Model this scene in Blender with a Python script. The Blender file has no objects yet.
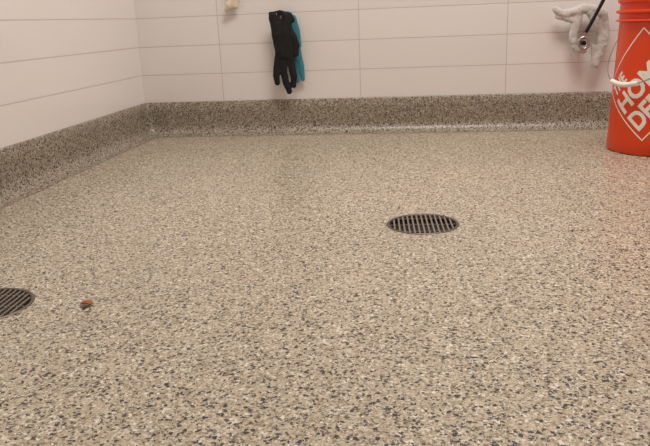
import bpy, bmesh, math, random
from mathutils import Vector, Matrix, noise
random.seed(4)
sc=bpy.context.scene
sc.view_settings.view_transform='Standard'
HB=0.125; TR=0.1016
RX,RY,RZ=2.6,-4.0,2.5

def link(o,parent=None):
    bpy.context.collection.objects.link(o)
    if parent: o.parent=parent
    return o
def mesh_obj(name,bm,mat=None,parent=None,smooth=False):
    me=bpy.data.meshes.new(name); bm.normal_update(); bm.to_mesh(me); bm.free()
    if smooth:
        for p in me.polygons: p.use_smooth=True
    if mat: me.materials.append(mat)
    return link(bpy.data.objects.new(name,me),parent)
def empty(name,loc=(0,0,0)):
    e=bpy.data.objects.new(name,None); e.location=loc; e.empty_display_size=.05
    return link(e)
def newmat(name,col=(.8,.8,.8),rough=.5,metal=0,**k):
    m=bpy.data.materials.new(name); m.use_nodes=True
    b=m.node_tree.nodes['Principled BSDF']
    b.inputs['Base Color'].default_value=(*col,1); b.inputs['Roughness'].default_value=rough; b.inputs['Metallic'].default_value=metal
    for kk,v in k.items(): b.inputs[kk.replace('_',' ')].default_value=v
    return m
class G:
    def __init__(s,m): s.t=m.node_tree; s.b=s.t.nodes['Principled BSDF']
    def n(s,ty,**k):
        x=s.t.nodes.new(ty)
        for a,v in k.items(): setattr(x,a,v)
        return x
    def l(s,a,b): s.t.links.new(a,b)
def srgb(r,g,b):
    f=lambda c:(c/255/12.92 if c/255<=.04045 else ((c/255+.055)/1.055)**2.4)
    return (f(r),f(g),f(b))

# ---------------- materials
def flake_mat(name,tint=1.0,rough=.3,dk=1.0):
    m=newmat(name,rough=rough); g=G(m)
    tc=g.n('ShaderNodeTexCoord')
    nz=g.n('ShaderNodeTexNoise'); nz.inputs['Scale'].default_value=280; nz.inputs['Detail'].default_value=1
    g.l(tc.outputs['Object'],nz.inputs['Vector'])
    sub=g.n('ShaderNodeVectorMath',operation='SUBTRACT'); g.l(nz.outputs['Color'],sub.inputs[0]); sub.inputs[1].default_value=(.5,.5,.5)
    scl=g.n('ShaderNodeVectorMath',operation='SCALE'); g.l(sub.outputs[0],scl.inputs[0]); scl.inputs['Scale'].default_value=.006
    add=g.n('ShaderNodeVectorMath',operation='ADD'); g.l(tc.outputs['Object'],add.inputs[0]); g.l(scl.outputs[0],add.inputs[1])
    def vor(scale,off):
        o=g.n('ShaderNodeVectorMath',operation='ADD'); g.l(add.outputs[0],o.inputs[0]); o.inputs[1].default_value=off
        v=g.n('ShaderNodeTexVoronoi'); v.inputs['Scale'].default_value=scale; g.l(o.outputs[0],v.inputs['Vector'])
        sp=g.n('ShaderNodeSeparateColor'); g.l(v.outputs['Color'],sp.inputs[0]); return v,sp
    def ramp(stops,src):
        r=g.n('ShaderNodeValToRGB'); r.color_ramp.interpolation='CONSTANT'
        e=r.color_ramp.elements
        while len(e)<len(stops): e.new(.5)
        for el,(p,c) in zip(e,stops): el.position=p; el.color=(*[x*tint for x in srgb(*c)],1)
        g.l(src,r.inputs[0]); return r
    v1,s1=vor(410,(0,0,0))
    r1=ramp([(0,(192,178,155)),(.2,(208,197,177)),(.42,(174,159,136)),(.57,(228,220,205)),(.68,(154,140,120)),(.8,(198,185,163)),(.93,(120,109,95))],s1.outputs[0])
    cur=r1.outputs[0]
    for scale,off,dens,dist,cols in [
        (260,(3.1,1.7,.4),.17,.6,[(0,(146,132,113)),(.35,(240,234,222)),(.75,(114,103,91))]),
        (290,(7.3,2.2,.9),.15*dk,.6,[(0,(44,41,40)),(.35,(68,59,53)),(.7,(32,32,36))]),
        (185,(1.3,9.2,.2),.10*dk,.50,[(0,(24,25,30)),(.5,(42,38,37)),(.8,(58,62,68))]),
        ]:
        v,s=vor(scale,off)
        a=g.n('ShaderNodeMath',operation='LESS_THAN'); g.l(s.outputs[1],a.inputs[0]); a.inputs[1].default_value=dens
        b=g.n('ShaderNodeMath',operation='LESS_THAN'); g.l(v.outputs['Distance'],b.inputs[0]); b.inputs[1].default_value=dist
        c=g.n('ShaderNodeMath',operation='MULTIPLY'); g.l(a.outputs[0],c.inputs[0]); g.l(b.outputs[0],c.inputs[1])
        rr=ramp(cols,s.outputs[0])
        mx=g.n('ShaderNodeMix',data_type='RGBA'); g.l(c.outputs[0],mx.inputs['Factor']); g.l(cur,mx.inputs['A']); g.l(rr.outputs[0],mx.inputs['B'])
        cur=mx.outputs['Result']
    n2=g.n('ShaderNodeTexNoise'); n2.inputs['Scale'].default_value=2.5; n2.inputs['Detail'].default_value=4; g.l(tc.outputs['Object'],n2.inputs['Vector'])
    mr=g.n('ShaderNodeMapRange'); g.l(n2.outputs[0],mr.inputs[0]); mr.inputs[3].default_value=.86; mr.inputs[4].default_value=1.12
    ml=g.n('ShaderNodeVectorMath',operation='SCALE'); g.l(cur,ml.inputs[0]); g.l(mr.outputs[0],ml.inputs['Scale'])
    g.l(ml.outputs[0],g.b.inputs['Base Color'])
    n3=g.n('ShaderNodeTexNoise'); n3.inputs['Scale'].default_value=110; n3.inputs['Detail'].default_value=3; g.l(tc.outputs['Object'],n3.inputs['Vector'])
    bp=g.n('ShaderNodeBump'); bp.inputs['Strength'].default_value=.35; bp.inputs['Distance'].default_value=.0010; g.l(n3.outputs[0],bp.inputs['Height'])
    g.l(bp.outputs[0],g.b.inputs['Normal'])
    return m
M_floor=flake_mat('epoxy_flake_floor',.90,.31)
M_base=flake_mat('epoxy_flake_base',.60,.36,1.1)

def tile_mat(name,axis,x0,bw=.508):
    m=newmat(name,rough=.22); g=G(m)
    tc=g.n('ShaderNodeTexCoord'); sp=g.n('ShaderNodeSeparateXYZ'); g.l(tc.outputs['Object'],sp.inputs[0])
    ax=g.n('ShaderNodeMath',operation='ADD'); g.l(sp.outputs[axis],ax.inputs[0]); ax.inputs[1].default_value=bw*10-x0
    az=g.n('ShaderNodeMath',operation='ADD'); g.l(sp.outputs['Z'],az.inputs[0]); az.inputs[1].default_value=TR*2-HB+.0015
    cb=g.n('ShaderNodeCombineXYZ'); g.l(ax.outputs[0],cb.inputs[0]); g.l(az.outputs[0],cb.inputs[1])
    br=g.n('ShaderNodeTexBrick'); br.offset=0; br.squash=1
    g.l(cb.outputs[0],br.inputs['Vector'])
    br.inputs['Scale'].default_value=1; br.inputs['Brick Width'].default_value=bw; br.inputs['Row Height'].default_value=TR
    br.inputs['Mortar Size'].default_value=.0016; br.inputs['Mortar Smooth'].default_value=.3; br.inputs['Bias'].default_value=0
    br.inputs['Color1'].default_value=(*srgb(240,236,234),1); br.inputs['Color2'].default_value=(*srgb(236,232,230),1); br.inputs['Mortar'].default_value=(*srgb(206,197,192),1)
    g.l(br.outputs['Color'],g.b.inputs['Base Color'])
    iv=g.n('ShaderNodeMath',operation='SUBTRACT'); iv.inputs[0].default_value=1; g.l(br.outputs['Fac'],iv.inputs[1])
    n=g.n('ShaderNodeTexNoise'); n.inputs['Scale'].default_value=9; g.l(tc.outputs['Object'],n.inputs['Vector'])
    ad=g.n('ShaderNodeMath',operation='ADD'); g.l(iv.outputs[0],ad.inputs[0]); g.l(n.outputs[0],ad.inputs[1])
    bp=g.n('ShaderNodeBump'); bp.inputs['Strength'].default_value=.4; bp.inputs['Distance'].default_value=.0013; g.l(ad.outputs[0],bp.inputs['Height'])
    g.l(bp.outputs[0],g.b.inputs['Normal'])
    rr=g.n('ShaderNodeMapRange'); g.l(br.outputs['Fac'],rr.inputs[0]); rr.inputs[3].default_value=.2; rr.inputs[4].default_value=.5
    g.l(rr.outputs[0],g.b.inputs['Roughness'])
    return m
M_tb=tile_mat('glazed_tile_back','X',.305)
M_tl=tile_mat('glazed_tile_left','Y',-1.25,1.25)
M_paint=newmat('ceiling_paint',srgb(228,222,216),.8)
M_paintw=newmat('wall_paint',srgb(196,190,184),.7)

# ---------------- room shell
def quad(name,pts,mat):
    bm=bmesh.new(); bm.faces.new([bm.verts.new(p) for p in pts]); return mesh_obj(name,bm,mat)
quad('wall_back',[(0,0,0),(RX,0,0),(RX,0,RZ),(0,0,RZ)],M_tb)
quad('wall_left',[(0,RY,0),(0,0,0),(0,0,RZ),(0,RY,RZ)],M_tl)
quad('wall_right',[(RX,0,0),(RX,RY,0),(RX,RY,RZ),(RX,0,RZ)],M_paintw)
quad('wall_front',[(RX,RY,0),(0,RY,0),(0,RY,RZ),(RX,RY,RZ)],M_paintw)
quad('ceiling',[(0,0,RZ),(RX,0,RZ),(RX,RY,RZ),(0,RY,RZ)],M_paint)

DR=0.0704
drains=[(1.0336,-1.1877),(.3710,-1.6291)]
def build_floor():
    bm=bmesh.new()
    outer=[bm.verts.new(p) for p in [(0,RY,0),(RX,RY,0),(RX,0,0),(0,0,0)]]
    edges=[bm.edges.new((outer[i],outer[(i+1)%4])) for i in range(4)]
    for (x,y) in drains:
        vs=[bm.verts.new((x+DR*math.cos(a),y+DR*math.sin(a),0)) for a in [2*math.pi*i/64 for i in range(64)]]
        es=[bm.edges.new((vs[i],vs[(i+1)%64])) for i in range(64)]; edges+=es
    bmesh.ops.triangle_fill(bm,use_beauty=True,use_dissolve=False,edges=edges)
    for f in list(bm.faces):
        c=f.calc_center_median()
        if any((c.x-x)**2+(c.y-y)**2<(DR*.9)**2 and all(((v.co.x-x)**2+(v.co.y-y)**2)<(DR*1.01)**2 for v in f.verts) for x,y in drains): bm.faces.remove(f)
    bm.normal_update()
    for f in bm.faces:
        if f.normal.z<0: f.normal_flip()
    return mesh_obj('floor',bm,M_floor)
build_floor()

# coved base
def cove():
    prof=[(0,HB,0),(.005,HB,.003),(.0075,HB-.003,.006),(.008,.09,.02)]
    R=.042
    for i in range(11):
        th=math.pi/2*i/10
        prof.append((.008+R-R*math.cos(th),R-R*math.sin(th)+.0004,.03))
    def path(d,rho):
        pts=[Vector((d,RY+.0,0))]
        for i in range(9):
            a=math.pi-math.pi/2*i/8
            pts.append(Vector((d+rho+rho*math.cos(a),-d-rho+rho*math.sin(a),0)))
        return pts+[Vector((RX,-d,0))]
    return prof,path
prof,path=cove()
def cove_part(name,lo,hi):
    bm=bmesh.new(); rows=[]
    for d,z,rho in prof:
        rows.append([bm.verts.new((p.x,p.y,z)) for p in path(d,rho)[lo:hi]])
    for a,b in zip(rows,rows[1:]):
        for i in range(len(a)-1):
            try: bm.faces.new((a[i],b[i],b[i+1],a[i+1]))
            except: pass
    bmesh.ops.remove_doubles(bm,verts=bm.verts,dist=1e-6)
    return mesh_obj(name,bm,M_base,smooth=True)
cove_part('baseboard_left',0,6); cove_part('baseboard_back',5,11)

# ---------------- drains
M_ss=newmat('drain_steel',srgb(140,131,120),.45,.6)
M_rim=newmat('drain_rim_steel',srgb(108,100,92),.45,.7)
M_dark=newmat('drain_pit',srgb(56,50,46),.7)
def drain(name,x,y):
    e=empty(name,(x,y,0))
    bm=bmesh.new(); N=64
    pr=[(DR+.0015,.0002),(DR+.0005,.0018),(DR-.003,.0018),(DR-.0045,.0006),(DR-.0045,-.006)]
    rings=[[bm.verts.new((r*math.cos(2*math.pi*i/N),r*math.sin(2*math.pi*i/N),z)) for i in range(N)] for r,z in pr]
    for a,b in zip(rings,rings[1:]):
        for i in range(N): bm.faces.new((a[i],a[(i+1)%N],b[(i+1)%N],b[i]))
    mesh_obj('rim',bm,M_rim,e,True)
    bm=bmesh.new(); ri=DR-.004; step=.0094; w=.0032
    k=-6
    ang=math.radians(4)
    while k<=6:
        u=k*step; h=math.sqrt(max(ri*ri-(abs(u)+w/2)**2,0))
        if h>.004:
            r=bmesh.ops.create_cube(bm,size=1); 
            bmesh.ops.scale(bm,vec=(w,2*h,.003),verts=r['verts']); bmesh.ops.translate(bm,vec=(u,0,-.0006),verts=r['verts'])
        k+=1
    for v in (-.045,0,.045):
        h=math.sqrt(ri*ri-v*v)-.001
        r=bmesh.ops.create_cube(bm,size=1); bmesh.ops.scale(bm,vec=(2*h,.0025,.0024),verts=r['verts']); bmesh.ops.translate(bm,vec=(0,v,-.0022),verts=r['verts'])
    bmesh.ops.rotate(bm,cent=(0,0,0),matrix=Matrix.Rotation(ang,3,'Z'),verts=bm.verts)
    mesh_obj('grate',bm,M_ss,e)
    bm=bmesh.new()
    a=[bm.verts.new((DR*math.cos(2*math.pi*i/N),DR*math.sin(2*math.pi*i/N),-.002)) for i in range(N)]
    b=[bm.verts.new((DR*.9*math.cos(2*math.pi*i/N),DR*.9*math.sin(2*math.pi*i/N),-.016)) for i in range(N)]
    for i in range(N): bm.faces.new((a[i],a[(i+1)%N],b[(i+1)%N],b[i]))
    bm.faces.new(b)
    mesh_obj('pit',bm,M_dark,e)
drain('floor_drain',*drains[0]); drain('floor_drain.001',*drains[1])

# ---------------- capsule-blob builder (remeshed into one continuous surface)
def blob(name,chains,mat,parent=None,voxel=.0025,flat=1.0,smooth=6,disp=0,origin=(0,0,0),wr=40):
    tb=bmesh.new(); bmesh.ops.create_icosphere(tb,subdivisions=2,radius=1)
    tv=[v.co.copy() for v in tb.verts]; tf=[[v.index for v in f.verts] for f in tb.faces]; tb.free()
    V=[];F=[]
    for ch in chains:
        for (p,q) in zip(ch,ch[1:]):
            P=Vector(p[:3]);Q=Vector(q[:3]);L=(Q-P).length
            n=max(2,int(L/(min(p[3],q[3])*.35)))
            for i in range(n+1):
                t=i/n; c=P.lerp(Q,t); r=p[3]*(1-t)+q[3]*t; b=len(V)
                V+=[(c.x+v.x*r,c.y+v.y*r*flat,c.z+v.z*r) for v in tv]; F+=[[b+k for k in f] for f in tf]
    me=bpy.data.meshes.new(name); me.from_pydata(V,[],F); me.update()
    o=link(bpy.data.objects.new(name,me),parent)
    md=o.modifiers.new('r','REMESH'); md.mode='VOXEL'; md.voxel_size=voxel; md.use_smooth_shade=True
    ms=o.modifiers.new('s','SMOOTH'); ms.iterations=smooth; ms.factor=.5
    bpy.context.view_layer.update()
    dg=bpy.context.evaluated_depsgraph_get(); me=bpy.data.meshes.new_from_object(o.evaluated_get(dg))
    o.modifiers.clear(); me.name=name; o.data=me
    if disp:
        for v in me.vertices:
            f=noise.noise(v.co*wr)*disp+noise.noise(v.co*wr*2.3)*disp*.4
            v.co+=v.normal*f
    me.materials.clear(); me.materials.append(mat)
    for p in me.polygons: p.use_smooth=True
    return o

# ---------------- gloves hanging on hook
M_blk=newmat('black_knit',srgb(18,17,19),.85)
M_teal=newmat('teal_rubber',srgb(62,138,156),.5)
M_hook=newmat('hook_chrome',srgb(190,185,178),.25,.9)
S=1/278.
def gl(px,py,r,y=-.034): return ((px-288)*S, y, (53-py)*S, r*S)
e=empty('black_glove',(.556,-.004,.290))
blob('glove_body',[
 [gl(278,19,5.5),gl(280,30,6),gl(282,42,6.5),gl(284,54,6.5)],
 [gl(290,19,5.5),gl(289,30,6.5),gl(289,42,6.5),gl(289,54,6)],
 [gl(275,15.5,2.4),gl(284,14.5,2.4),gl(294,17,2.6),gl(296,22,2.6)],
 [gl(281,54,4.5),gl(278,66,3.8),gl(277,74,3.6),gl(277.5,81,3.1)],
 [gl(284,56,4.5),gl(284.5,70,3.8),gl(286.5,82,3.6),gl(289.5,90,3.1)],
 [gl(291,54,4.5),gl(293,66,3.8),gl(294.5,76,3.6),gl(293.5,84,3.0)],
 [gl(291,30,4.5),gl(296,38,4.0),gl(298.5,46,3.6),gl(298,54,3)],
],M_blk,e,voxel=.0019,flat=.5,disp=.0018,smooth=2)
e=empty('teal_glove',(.556,-.004,.290))
y=-.011
def tl(px,py,r,y): return gl(px-2.5,py,r,y)
blob('glove_body',[
 [tl(293,18,5,y),tl(295,30,6,y),tl(297,45,7,y),tl(299,56,6.5,y)],
 [tl(297,56,3.4,y),tl(299,68,3.0,y),tl(299.5,80,2.4,y)],
 [tl(301,52,3.6,y),tl(304,66,3.0,y),tl(305,79,2.3,y)],
 [tl(298,20,3.5,y),tl(301,32,3.5,y),tl(302,46,3.5,y)],
],M_teal,e,voxel=.0017,flat=.28,disp=.0006,smooth=1)
def tube(name,pts,r,mat,parent,cyc=False):
    cu=bpy.data.curves.new(name,'CURVE'); cu.dimensions='3D'; cu.bevel_depth=r; cu.bevel_resolution=4; cu.use_fill_caps=True; cu.resolution_u=10
    s=cu.splines.new('NURBS' if len(pts)>2 else 'POLY'); s.points.add(len(pts)-1)
    for p,c in zip(s.points,pts): p.co=(*c,1)
    s.use_endpoint_u=not cyc; s.use_cyclic_u=cyc; s.order_u=3
    cu.materials.append(mat); return link(bpy.data.objects.new(name,cu),parent)
def wall_hook(name,x,z,reach=.034):
    e=empty(name,(x,0,z))
    bm=bmesh.new(); bmesh.ops.create_cone(bm,cap_ends=True,segments=32,radius1=.011,radius2=.009,depth=.004)
    bmesh.ops.rotate(bm,cent=(0,0,0),matrix=Matrix.Rotation(math.pi/2,3,'X'),verts=bm.verts); bmesh.ops.translate(bm,vec=(0,-.0025,0),verts=bm.verts)
    mesh_obj('plate',bm,M_hook,e,False)
    tube('prong',[(0,-.004,0),(0,-.02,-.006),(0,-reach,-.004),(0,-reach-.003,.006)],.0024,M_hook,e)
wall_hook('wall_hook',.530,.422,.042)

# ---------------- small cream cloth hanging near the top
M_cream=newmat('cream_cloth',srgb(226,214,190),.8)
e=empty('cream_rag',(.362,-.004,.462))
def cl(px,py,r,y=-.014): return ((px-232)*S,y,(5-py)*S,r*S)
blob('cloth',[[cl(233,-30,7),cl(236,-12,5),cl(236,0,4),cl(231,5,4.5),cl(228,9,3)],[cl(236,0,4),cl(237,6,3)],[cl(240,-28,6),cl(238,-10,5),cl(235,2,3)]],M_cream,e,voxel=.0022,flat=.6,disp=.002,smooth=3)
wall_hook('wall_hook.001',.375,.585)

# ---------------- grey glove bundle over a hook with wand
M_rag=newmat('grey_cotton',srgb(206,201,199),.9)
S2=1/297.
def rg(px,py,r,y=-.03): return ((px-581)*S2,y,(28-py)*S2,r*S2)
e=empty('grey_gloves',(1.559,-.004,.345))
blob('cloth',[
 [rg(555,11,3.4),rg(562,16,4.4),rg(572,15,5),rg(582,11,5),rg(592,13,5),rg(601,18,4.2)],
 [rg(557,18,2.6),rg(566,20,3.2),rg(574,22,4.5)],
 [rg(577,14,5),rg(575,26,5),rg(573,38,4.6),rg(575,47,4)],
 [rg(588,14,5),rg(595,26,4.4),rg(600,38,4.2),rg(600,52,4),rg(597,66,3.2)],
 [rg(601,18,4),rg(604,32,3.6),rg(604,46,3)],
 [rg(573,40,4),rg(577,50,3.6),rg(584,52,3)],
 [rg(593,48,2.6),rg(594,58,2.8),rg(593,66,2.4)],
],M_rag,e,voxel=.0021,flat=.7,disp=.002,smooth=3,wr=55)
M_dm=newmat('dark_metal',srgb(52,50,52),.35,.7)
e=empty('hose_wand',(1.559,-.004,.345))
tube('wand',[rg(606,-16,1,-.07)[:3],rg(595,10,1,-.065)[:3],rg(583,34,1,-.060)[:3]],.0058,M_dm,e)
ring=[(rg(582,44,1)[0]+.017*math.cos(a),-.058,rg(581,44,1)[2]+.019*math.sin(a)) for a in [2*math.pi*i/12 for i in range(12)]]
tube('ring',ring,.005,M_hook,e,True)
tube('stem',[rg(582,44,1,-.002)[:3],rg(582,44,1,-.06)[:3]],.008,M_dm,e)

# ---------------- orange bucket
M_or=newmat('orange_plastic',srgb(226,66,10),.36)
M_wh=newmat('white_print',srgb(244,236,228),.45)
M_grip=newmat('white_grip',srgb(240,236,230),.4)
M_wire=newmat('bail_wire',srgb(150,146,142),.3,.9)
BC=(1.715,-.410); RB,RT,HH=.142,.130,.372
e=empty('orange_bucket',(BC[0],BC[1],0))
def rad(z): return RB+(RT-RB)*z/HH
bm=bmesh.new(); N=96
pr=[(.0,.004),(.12,.004),(RB-.010,.0005),(RB-.003,.002),(RB,.009)]
for i in range(1,12):
    z=.009+(HH-.02)*i/11; pr.append((rad(z),z))
H1=HH-.012
pr+=[(RT+.001,H1+.0),(RT+.010,H1+.002),(RT+.011,H1+.004),(RT+.010,H1+.006),(RT+.002,H1+.008),(RT+.002,H1+.022),(RT+.010,H1+.024),(RT+.011,H1+.028),(RT+.010,H1+.031),(RT+.002,H1+.033),
     (RT+.002,H1+.05),(RT+.008,H1+.052),(RT+.009,H1+.06),(RT+.004,H1+.063),(RT-.002,H1+.06),(RT-.003,H1+.03),(RT-.004,H1-.02),(RB-.006,.012),(.0,.010)]
rings=[]
for r,z in pr:
    if r==0: rings.append([bm.verts.new((0,0,z))])
    else: rings.append([bm.verts.new((r*math.cos(2*math.pi*i/N),r*math.sin(2*math.pi*i/N),z)) for i in range(N)])
for a,b in zip(rings,rings[1:]):
    for i in range(N):
        j=(i+1)%N
        if len(a)==1: bm.faces.new((a[0],b[j],b[i]))
        elif len(b)==1: bm.faces.new((a[i],a[j],b[0]))
        else: bm.faces.new((a[i],a[j],b[j],b[i]))
body=mesh_obj('body',bm,M_or,e,True)
bmod=body.modifiers.new('es','EDGE_SPLIT'); bmod.split_angle=math.radians(50)
A0=math.atan2(-2.537-BC[1],1.032-BC[0])
def wrap(name,verts_faces,mat,aoff,h0,rot,off=.0006):
    vs,fs=verts_faces; bm=bmesh.new(); c,s=math.cos(rot),math.sin(rot)
    bv=[bm.verts.new((x,y,0)) for x,y in vs]
    for f in fs:
        try: bm.faces.new([bv[i] for i in f])
        except: pass
    bmesh.ops.triangulate(bm,faces=bm.faces)
    for _ in range(3):
        long=[ed for ed in bm.edges if ed.calc_length()>.008]
        if long: bmesh.ops.subdivide_edges(bm,edges=long,cuts=1); bmesh.ops.triangulate(bm,faces=bm.faces)
    for v in bm.verts:
        x,y=v.co.x,v.co.y; X=x*c-y*s; Z=h0+x*s+y*c
        a=A0+aoff+X/RB; r=rad(Z)+off
        v.co=(r*math.cos(a),r*math.sin(a),Z)
    return mesh_obj(name,bm,mat,e)
def text_geo(lines):
    vs=[];fs=[]
    for body_,size,cx,cy,wd in lines:
        cu=bpy.data.curves.new('tmp','FONT'); cu.body=body_; cu.size=1; cu.offset=.035; cu.resolution_u=3; cu.align_x='LEFT'
        o=bpy.data.objects.new('tmp',cu); bpy.context.collection.objects.link(o); bpy.context.view_layer.update()
        me=o.to_mesh(); xs=[v.co.x for v in me.vertices]; ys=[v.co.y for v in me.vertices]
        x0,x1,y0,y1=min(xs),max(xs),min(ys),max(ys); b=len(vs)
        for v in me.vertices: vs.append((cx+((v.co.x-x0)/(x1-x0)-.5)*wd, cy+((v.co.y-y0)/(y1-y0)-.5)*size))
        for p in me.polygons: fs.append([b+i for i in p.vertices])
        o.to_mesh_clear(); bpy.data.objects.remove(o)
    return vs,fs
tg=text_geo([('THE',.036,-.058,.064,.068),('HOME',.055,0,.008,.19),('DEPOT',.055,0,-.057,.19)])
AO,ZC,RR=-.40,.195,math.radians(50)
wrap('logo_text',tg,M_wh,AO,ZC,RR)
def frame(a,w):
    vs=[(-a,-a),(a,-a),(a,a),(-a,a),(-a+w,-a+w),(a-w,-a+w),(a-w,a-w),(-a+w,a-w)]
    return vs,[(0,1,5,4),(1,2,6,5),(2,3,7,6),(3,0,4,7)]
wrap('logo_frame',frame(.108,.0035),M_wh,AO,ZC,RR)
def bp(a,z,r): return (r*math.cos(a),r*math.sin(a),z)
AB=A0-.72
BZ=.168
pts=[]
for i in range(25):
    t=-math.pi/2+math.pi*i/24
    pts.append(bp(AB+t,HH-.01-BZ*math.cos(t),RT+.012+.016*math.cos(t)))
tube('bail',pts,.0016,M_wire,e)
gp=[bp(AB+t,HH-.01-BZ*math.cos(t),RT+.012+.016*math.cos(t)) for t in (-.3,-.1,.1,.3)]
tube('grip',gp,.0070,M_grip,e)
for sgn in (-1,1):
    a=AB+sgn*math.pi/2
    bm=bmesh.new(); bmesh.ops.create_cone(bm,cap_ends=True,segments=24,radius1=.014,radius2=.011,depth=.016)
    bmesh.ops.transform(bm,matrix=Matrix.Translation(bp(a,HH-.01,RT+.006))@Matrix.Rotation(a,4,'Z')@Matrix.Rotation(math.pi/2,4,'Y'),verts=bm.verts)
    mesh_obj('ear',bm,M_or,e)

# ---------------- small brown scrap on floor
M_leaf=newmat('dry_leaf',srgb(160,96,40),.7)
e=empty('dry_leaf_scrap',(.533,-1.622,0))
bm=bmesh.new(); n=10; g_=[[None]*n for _ in range(n)]
for i in range(n):
    for j in range(n):
        u=i/(n-1)*2-1; v=j/(n-1)*2-1
        x=u*math.sqrt(1-v*v/2); y=v*math.sqrt(1-u*u/2)
        z=.004+.005*(1-x*x)*(1-.3*y)+.002*noise.noise(Vector((x*2,y*2,3)))-.0025*y*y
        g_[i][j]=bm.verts.new((x*.0095,y*.009,max(z,.0016)))
for i in range(n-1):
    for j in range(n-1): bm.faces.new((g_[i][j],g_[i+1][j],g_[i+1][j+1],g_[i][j+1]))
o=mesh_obj('leaf',bm,M_leaf,e,True)
sm=o.modifiers.new('s','SOLIDIFY'); sm.thickness=.0014

# ---------------- lights
def area(name,loc,sx,sy,pw,col):
    l=bpy.data.lights.new(name,'AREA'); l.shape='RECTANGLE'; l.size=sx; l.size_y=sy; l.energy=pw; l.color=col
    o=bpy.data.objects.new(name,l); o.location=loc; return link(o)
area('ceiling_light',(1.3,-1.0,RZ-.03),1.2,.5,45,(1,.915,.845))
w=bpy.data.worlds.new('World'); sc.world=w; w.use_nodes=True; w.node_tree.nodes['Background'].inputs[0].default_value=(.05,.045,.04,1)

# ---------------- camera
f,p,yaw,roll=698.2256,.2831,.1437,.0405
fw=Vector((-math.sin(yaw)*math.cos(p),math.cos(yaw)*math.cos(p),-math.sin(p)))
r0=fw.cross(Vector((0,0,1))).normalized(); u0=r0.cross(fw)
c,s=math.cos(roll),math.sin(roll); r=c*r0-s*u0; u=s*r0+c*u0
cd=bpy.data.cameras.new('camera'); cd.sensor_width=36; cd.lens=f/650*36; cd.clip_start=.01
co=bpy.data.objects.new('camera',cd); link(co)
M=Matrix((( r.x,u.x,-fw.x,1.0319),(r.y,u.y,-fw.y,-2.5370),(r.z,u.z,-fw.z,.3988),(0,0,0,1)))
co.matrix_world=M; sc.camera=co
